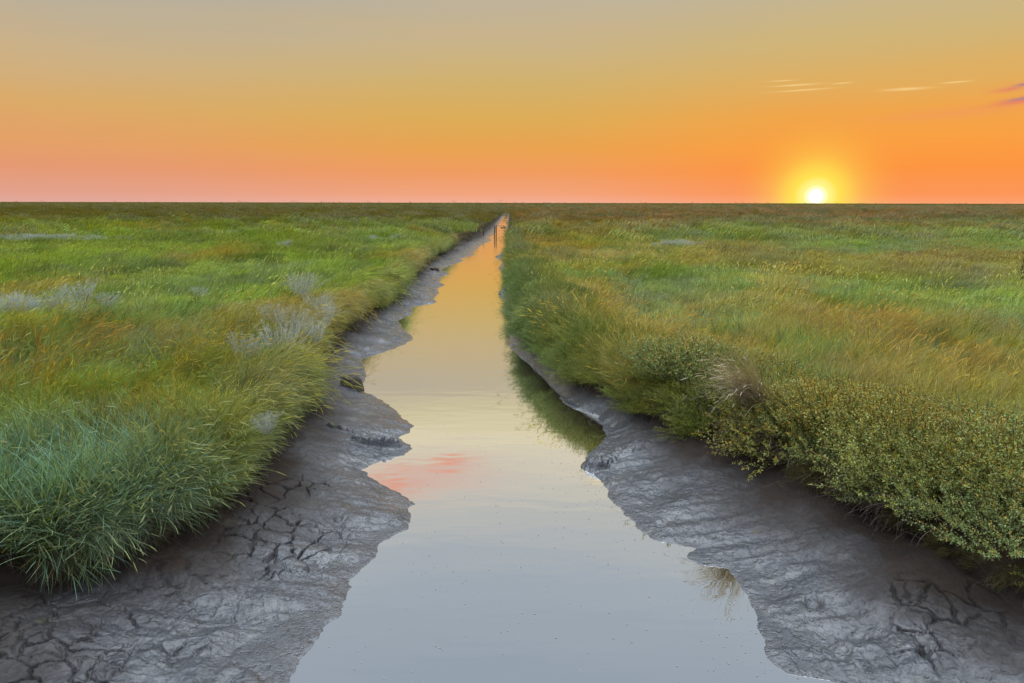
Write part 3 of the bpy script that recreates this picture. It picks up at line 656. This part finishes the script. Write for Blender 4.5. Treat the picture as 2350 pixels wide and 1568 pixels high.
# pale wormwood drifts out in the meadow: (px, py, half width px, depth m, n)
pts = []
for px, py, hw, dep, n in [(120, 547, 130, 1.0, 150), (100, 518, 95, 1.2, 70), (590, 533, 90, .8, 20), (1545, 562, 56, .6, 60), (60, 700, 80, .6, 26), (1700, 510, 60, 2, 20), (2130, 517, 45, 2, 34), (660, 562, 14, .4, 8), (870, 545, 50, 1, 14),
                           (1820, 487, 120, 5, 20), (2240, 492, 110, 5, 20), (300, 500, 160, 3, 16)]:
    for i in range(n):
        c = ground(px+random.gauss(0, hw*.5), py, 1.0); yy_ = c[1]+random.gauss(0, dep*.5); xx_ = c[0]*yy_/c[1]
        pts.append((xx_, yy_))
pts = np.array(pts); xx, yy = pts[:, 0], pts[:, 1]; n = len(xx)
zz = plateau(xx, yy)+.06+.05*rng.normal(size=n)
tag(scatter('ground_cover', 'worm_cover', np.stack([xx, yy, zz], -1), np.stack([rng.normal(0, .1, n), rng.normal(0, .15, n), rng.random(n)*6.28], -1),
    rng.uniform(.45, 1.15, n)[:, None]*np.ones((1, 3)), rng.integers(0, 2, n), np.ones((n, 3))*1.15*rng.uniform(.8, 1.15, (n, 1))), 'drifts of pale silver wormwood scattered over the meadow', 'herbs', kind='stuff')

def plant(name, parts, loc, rot, scale, label, cat, group, tint=None, mat=None):
    r = bpy.data.objects.new(name, None); sc.collection.objects.link(r); r.location = loc; r.rotation_euler = rot; r.scale = (scale,)*3
    r.empty_display_size = .1
    tag(r, label, cat, group)
    for k, me in parts.items():
        if mat: me = me.copy(); me.materials.clear(); me.materials.append(mat)
        o = bpy.data.objects.new(k, me); sc.collection.objects.link(o); o.parent = r
    return r
DARKB = herb('darkbush', 120, .34, .36, .018, .007, 30, (.065, .075, .040), stem_c=(.09, .06, .045), mats=M_PLANT)
# silver wormwood bushes near the left bank
for px, py, s, lab in [
    (692, 668, 1.25, 'silver wormwood bush, tallest and palest of those crowning the left bank'),
    (735, 705, .95, 'pale wormwood bush drooping below and right of the tallest silver one'),
    (748, 722, .75, 'small silver wormwood at the very lip of the left bank beside a dark hollow'),
    (628, 735, 1.0, 'grey wormwood bush among yellow green grass left of the bank lip'),
    (672, 765, 1.15, 'broad grey wormwood bush in the middle of the left bank group'),
    (722, 765, .75, 'small wormwood tuft hanging over the left bank beside the broad grey one'),
    (645, 800, 1.05, 'grey wormwood bush under leaning seed stems on the left bank'),
    (565, 815, .9, 'thin upright wormwood sprays standing in grass away from the bank edge'),
    (612, 960, .42, 'small blue grey wormwood at the bank edge above the cracked mud'),
    (185, 690, 1.2, 'silver wormwood bush in the meadow at the far left, paler than its neighbours'),
    (250, 692, .8, 'low silver wormwood just right of the pale one in the left meadow'),
    (655, 648, .55, 'little wormwood sprig behind and left of the tallest silver bush'),
    (455, 668, .6, 'faint grey wormwood alone in the open grass of the left meadow')]:
    g_ = ground(px, py+8, .98); zz = float(plateau(np.array([g_[0]]), np.array([g_[1]]))[0])
    plant('wormwood_bush', WORM[random.randrange(2)], (g_[0], g_[1], zz+.16), (random.gauss(0, .1), .15, random.random()*6.28), s*1.2, lab, 'shrub', 'silver wormwood bushes on the left bank')
# purslane bushes at the lip of the near right bank, and greener bushes further up
for px, py, s, kind, lab in [
    (2290, 1265, 1.25, 2, 'large leafy shrub with yellow flower spikes in the bottom right corner of the bank'),
    (2170, 1190, 1.2, 0, 'yellow flowered shrub bulging over the mud beside the large corner shrub'),
    (2010, 1120, 1.05, 1, 'leafy grey green shrub above the dark tangle of bare twigs'),
    (1900, 1060, 1.0, 0, 'orange tipped shrub on the right bank lip left of the twig tangle'),
    (1800, 1010, 1.05, 2, 'rounded shrub just right of the straw coloured grass tussock'),
    (1640, 945, .8, 3, 'dull green shrub under the straw coloured grass tussock'),
    (1520, 890, .95, 1, 'olive shrub with small flower spikes left of the straw tussock'),
    (1445, 860, .95, 0, 'rusty yellow shrub beside the feathery bright green bushes')]:
    g_ = ground(px, py, .55); zz = float(height(np.array([g_[0]+.1]), np.array([g_[1]]), False)[0][0])
    plant('flowering_shrub', PURS[kind], (g_[0], g_[1], max(zz, .42)-.04), (random.gauss(0, .08), -.35, random.gauss(0, .3)), s, lab, 'shrub', 'yellow flowered shrubs on the near right bank')
for px, py, s, lab in [
    (1355, 835, 1.15, 'feathery bright green bush, nearest of those overhanging the right mud'),
    (1300, 790, 1.1, 'soft green bush behind the nearest feathery one on the right bank'),
    (1225, 750, .9, 'dark green bush low on the right bank above the mud point'),
    (1190, 700, .95, 'dark green bush over the narrow water further up the right bank'),
    (955, 600, 1.1, 'green bush growing on the mud under the left bank'),
    (1030, 560, 1.3, 'dark bush on the far left bank above a muddy shelf')]:
    g_ = ground(px, py, .45); 
    plant('green_bush', BLITE[random.randrange(2)], (g_[0], g_[1], .40 if px > 1100 else .25), (random.gauss(0, .06), random.gauss(0, .08), random.random()*6.28), s, lab, 'bush', 'feathery green bushes on the creek banks')
for px, py, s, lab in [
    (735, 815, .9, 'dark dull bush hanging below the wormwood on the left bank'),
    (775, 775, .8, 'low dark bush on the left bank over the broken mud'),
    (1075, 552, 1.2, 'small dark bush at the foot of the far left bank near the stump'),
    (898, 655, .9, 'dark green bush tucked under pale grass on the left bank')]:
    g_ = ground(px, py, .5)
    r_o = plant('dark_bush', DARKB, (g_[0]-.1, g_[1], .42), (random.gauss(0, .06), .25, random.gauss(0, .3)), s, lab, 'bush', 'dull dark bushes under the left bank')
# leafy sprig on the near left bank
SPRIG = herb('sprig', 22, .14, .42, .030, .013, 26, (.10, .17, .06), mats=M_PLANT, start=.1)
g_ = ground(480, 1165, .45)
plant('leafy_plant', SPRIG, (g_[0]-.05, g_[1], .42), (0, .35, 0), 1.0, 'light green leafy plant at the end of the left grass bank above the mud', 'plant', None)
# tall dark plant at the right edge
DOCK = herb('dock', 7, .08, .95, .10, .022, 26, (.035, .055, .022), stem_c=(.05, .05, .02), mats=M_PLANT, up=1.0, start=.15, curl=.15)
g_ = ground(2344, 650, .95)
plant('tall_weed', DOCK, (g_[0], g_[1], float(plateau(np.array([g_[0]]), np.array([g_[1]]))[0])+.1), (0, 0, 0), 1.0, 'tall dark leafy weed standing above the grass at the right edge', 'plant', None)
# straw tussock on the right bank
G = Geo(); n = 620
a = rng.random(n)*6.28; q = np.sqrt(rng.random(n))
base = np.stack([np.cos(a)*q*.16, np.sin(a)*q*.16, 0*a], -1)
cc = np.array([.30, .24, .15])*np.clip(1+rng.normal(0, .25, (n, 1)), .4, 1.8)
tip, d = strips(G, base, rng.uniform(.5, 1.0, n), np.full(n, .005), math.pi+.35+rng.normal(0, .5, n), .55+rng.normal(0, .22, n), 1.0+rng.normal(0, .3, n), 6, cc, cc*.8)
mS = G.mesh('straw_blades', M_PLANT)
k = rng.choice(n, 90, replace=False); G2 = Geo(); hc = np.repeat(np.array([[.42, .34, .24]]), 90, 0)
th = np.arccos(np.clip(d[k, 2], -1, 1)); ph = np.arctan2(d[k, 1], d[k, 0])
for f in (0, math.pi/2): strips(G2, tip[k], np.full(90, .10), np.full(90, .009), ph, th, np.full(90, .2), 4, hc, hc, wshape=[.4, 1, .9, .7, .1], face=np.full(90, f))
mH = G2.mesh('straw_heads', M_PLANT)
g_ = ground(1720, 905, .8)
plant('grass_tussock', {'foliage': join_geo({'a': mS, 'b': mH}, 'straw', M_PLANT)}, (2.98, 7.95, .86), (0, 0, 0), 1.0, 'straw coloured grass tussock spilling over the right bank between green shrubs', 'grass tussock', None)
# single seed spikes rising above the right bank
def spike(px, py, h, lab, colr):
    G = Geo(); strips(G, np.zeros((1, 3)), np.array([h]), np.array([.006]), np.array([math.pi]), np.array([.05]), np.array([.2]), 6, np.array([colr]), np.array([colr]), wshape=[1]*7)
    H = Geo(); b = G.V[0].reshape(-1, 2, 3)[-1].mean(0)[None]
    for f in (0, .8, 1.6, 2.4): strips(H, b, np.array([h*.35]), np.array([.016]), np.array([math.pi]), np.array([.25]), np.array([.1]), 6, np.array([colr])*1.2, np.array([colr]), wshape=[.3, .9, 1, .9, .8, .6, .1], face=np.array([f]))
    g_ = ground(px, py, .85)
    plant('seed_spike', {'stalk': G.mesh('stalk', M_PLANT), 'seed_head': H.mesh('head', M_PLANT)}, (g_[0], g_[1], .8), (0, 0, 0), 1.0, lab, 'seed spike', 'single seed spikes')
spike(1436, 735, .65, 'bright yellow seed spike rising above the green herbs of the right bank', (.38, .34, .04))
spike(1250, 712, .6, 'slender pale seed spike above the dark bushes of the right bank', (.34, .30, .12))
spike(1268, 735, .5, 'straw seed spike leaning low beside the slender pale one', (.30, .26, .10))

# ---- dead twigs and roots below the plants' foot
G = Geo(); n = 3600
yy = np.concatenate([rng.uniform(3.9, 8, n//2), rng.uniform(4, 12, n-n//2)]); sd_ = np.concatenate([-np.ones(n//2), np.ones(n-n//2)])
cl_ = (fbm(yy*1.3, sd_*5, 77, 2) > .45); yy, sd_ = yy[cl_], sd_[cl_]; n = len(yy)
xx = np.where(sd_ < 0, xsm(pVL, yy, .03), xsm(pVR, yy, .03))+sd_*rng.uniform(-.05, .22, n)
zz = height(xx, yy, False)[0]+rng.uniform(-.02, .06, n)
ph = np.where(sd_ < 0, 0, math.pi)+rng.normal(-.3, 1.1, n)
c = np.array([.12, .085, .065])*np.clip(1+rng.normal(0, .35, (n, 1)), .3, 2)
strips(G, np.stack([xx, yy, zz], -1), rng.uniform(.08, .34, n), rng.uniform(.002, .0045, n), ph, rng.uniform(.5, 1.9, n), rng.normal(.6, .8, n), 6, c, c*.8, wshape=[1, 1, .9, .9, .8, .6, .3])
for px, py, n, sp in [(1700, 1010, 260, .30), (1760, 1040, 200, .25), (2040, 1175, 420, .33), (2000, 1150, 200, .3), (1480, 935, 200, .35), (1560, 960, 160, .3), (250, 1290, 320, .55), (120, 1305, 240, .5), (400, 1225, 240, .4), (600, 1010, 160, .3), (730, 815, 200, .5)]:
    g0 = ground(px, py, .45); xx = g0[0]+rng.normal(0, sp*.5, n); yy = g0[1]+rng.normal(0, sp*.6, n); side = -1 if px < 1175 else 1
    xx = np.where(side < 0, np.minimum(xx, xsm(pVL, yy, .03)-.02), np.maximum(xx, xsm(pVR, yy, .03)+.02))
    zz = ZF+rng.uniform(.05, .36, n)
    c = np.array([.155, .12, .10])*np.clip(1+rng.normal(0, .35, (n, 1)), .3, 2)
    strips(G, np.stack([xx, yy, zz], -1), rng.uniform(.15, .42, n), rng.uniform(.003, .006, n), (0 if side < 0 else math.pi)+rng.normal(0, .9, n), rng.uniform(.6, 1.7, n), rng.normal(1.1, .6, n), 7, c, c*.8, wshape=[1, 1, .9, .9, .8, .7, .5, .3])
tag(link('dead_roots', G.mesh('dead_roots', M_PLANT)), 'tangle of dead brown roots and twigs hanging below the plants on both banks', 'roots', kind='stuff')
# ---- foam flecks on the water
yy = 3.9*np.exp(rng.random(900)*1.7); k = rng.random(900)
xx = xl(pWL, yy)+.1+(np.minimum(xl(pWR, yy), 4.5)-xl(pWL, yy)-.2)*rng.random(900)
k = np.arange(900) < 330
xx = np.where(k, xl(pWR, yy)-np.abs(rng.normal(0, .25, 900))-.05, xx)
Vf, Qf = [], []
for j in range(900):
    if xx[j] < xl(pWL, yy[j])+.03 or xx[j] > xl(pWR, yy[j])-.03: continue
    r1 = random.uniform(.002, .0065); b = len(Vf)
    for q in range(8): Vf.append((xx[j]+r1*random.uniform(.8, 1.9)*math.cos(q*math.pi/4), yy[j]+r1*math.sin(q*math.pi/4), .0035))
    Qf += [(b, b+1, b+2, b+3), (b, b+3, b+4, b+7), (b+4, b+5, b+6, b+7)]
m, t = new_mat('foam'); p = t.nodes.new('ShaderNodeBsdfPrincipled'); p.inputs['Base Color'].default_value = (.20, .20, .19, 1); p.inputs['Roughness'].default_value = .35
o_ = t.nodes.new('ShaderNodeOutputMaterial'); t.links.new(p.outputs[0], o_.inputs[0])
tag(link('foam', mk_mesh('foam', Vf, Qf), m), 'small foam flecks and bubbles floating on the still creek', 'foam', kind='stuff')

# ------------------------------------------------------------------ posts and clods
def wood(name, c0, c1):
    m, t = new_mat(name); tcn = t.nodes.new('ShaderNodeTexCoord'); mpn = t.nodes.new('ShaderNodeMapping'); mpn.inputs['Scale'].default_value = (40, 40, 3)
    t.links.new(tcn.outputs['Object'], mpn.inputs[0]); nn = noise(t, mpn.outputs[0], 1, 5, .6)
    p = t.nodes.new('ShaderNodeBsdfPrincipled'); t.links.new(mixc(t, nn, c0, c1), p.inputs['Base Color']); p.inputs['Roughness'].default_value = .8
    t.links.new(bump(t, nn, .01, .8), p.inputs['Normal']); o = t.nodes.new('ShaderNodeOutputMaterial'); t.links.new(p.outputs[0], o.inputs[0]); return m
M_WOOD = wood('weathered_wood', (.04, .025, .016, 1), (.10, .06, .04, 1))
def post(px, py, zb, h, r, lean, lab, off=(0, 0)):
    g_ = ground(px, py, zb); V, Q = [], []; n, rows = 12, 14
    for i in range(rows):
        f = i/(rows-1); z = -.5+f*(h+.5)
        for j in range(n):
            a = j/n*2*math.pi; rr = r*(1+.10*math.sin(3*a+h*9)+.04*random.uniform(-1, 1))*(1-.12*f)
            V.append((rr*math.cos(a)+lean*f, rr*math.sin(a), z+(0 if i < rows-1 else .05*math.sin(a*2+px))))
    b = len(V); V.append((lean, 0, h+.01))
    for i in range(rows-1):
        for j in range(n): Q.append((i*n+j, i*n+(j+1) % n, (i+1)*n+(j+1) % n, (i+1)*n+j))
    for j in range(0, n, 2): Q.append(((rows-1)*n+j, (rows-1)*n+j+1, (rows-1)*n+(j+2) % n, b))
    o = link('wooden_post', mk_mesh('wooden_post', V, Q), M_WOOD, loc=(g_[0]+off[0], g_[1]+off[1], zb))
    return tag(o, lab, 'post', 'old wooden posts in the creek')
post(1134.6, 543.5, 0, 1.06, .062, .01, 'dark wooden post standing in the water, shorter and left of a touching pair')
post(1139.0, 543.5, 0, 1.14, .055, -.015, 'dark wooden post standing in the water, taller and right of a touching pair', (0, .12))
post(1110, 543, .12, .62, .07, .0, 'short wooden stump on the mud at the foot of the far left bank')
m, t = new_mat('turf_clod'); g = t.nodes.new('ShaderNodeTexCoord'); nn = noise(t, g.outputs['Object'], 14, 6, .65)
p = t.nodes.new('ShaderNodeBsdfPrincipled'); t.links.new(mixc(t, nn, (.020, .015, .010, 1), (.075, .055, .035, 1)), p.inputs['Base Color']); p.inputs['Roughness'].default_value = .75
t.links.new(bump(t, nn, .03, 1), p.inputs['Normal']); o_ = t.nodes.new('ShaderNodeOutputMaterial'); t.links.new(p.outputs[0], o_.inputs[0]); M_CLOD = m
def clod(px, py, w, h, lab):
    g_ = ground(px, py, .1); zb = float(height(np.array([g_[0]]), np.array([g_[1]]))[0][0])
    n, k = 48, 30; U, Vv = np.meshgrid(np.linspace(0, 2*math.pi, n, endpoint=False), np.linspace(0, math.pi, k))
    X_, Y_, Z_ = np.cos(U)*np.sin(Vv), np.sin(U)*np.sin(Vv), np.cos(Vv)
    Z_ = np.sign(Z_)*np.abs(Z_)**.6
    rr = 1+.45*(fbm(X_*1.6+Z_*1.1+px, Y_*1.6+Z_+3, 5, 4)-.5)+.15*(fbm(X_*6+Z_*4+px, Y_*6+Z_*3, 6, 3)-.5)
    V = np.stack([X_*rr*w*.5*(1+.25*np.clip(-Z_, 0, 1))+.12*w*Z_*-1, Y_*rr*w*.4, Z_*rr*h*.55+h*.28], -1).reshape(-1, 3); I = np.arange(n*k).reshape(k, n)
    Q = np.stack([I[:-1], I[1:], np.roll(I[1:], -1, 1), np.roll(I[:-1], -1, 1)], -1)
    r = bpy.data.objects.new('turf_clod', None); sc.collection.objects.link(r); r.location = (g_[0], g_[1], zb); tag(r, lab, 'clod', 'fallen turf clods'); r.empty_display_size = .1
    link('soil', mk_mesh('soil', V, Q, smooth=True), M_CLOD, r)
    G = Geo(); m_ = 130; a = rng.random(m_)*6.28; zz = rng.uniform(.0, .9, m_)*h*.75
    c = np.array([.06, .045, .03])*np.clip(1+rng.normal(0, .3, (m_, 1)), .3, 2)
    strips(G, np.stack([np.cos(a)*w*.40, np.sin(a)*w*.33, zz], -1), rng.uniform(.04, .13, m_), np.full(m_, .003), a, rng.uniform(.8, 1.6, m_), rng.normal(1.2, .4, m_), 4, c, c)
    link('rootlets', G.mesh('rootlets', M_PLANT), None, r)
clod(808, 884, .36, .30, 'dark clod of fallen turf on wet mud beside a small inlet, nearer of two')
clod(998, 622, .38, .22, 'small dark turf clod at the water edge further up the left bank')
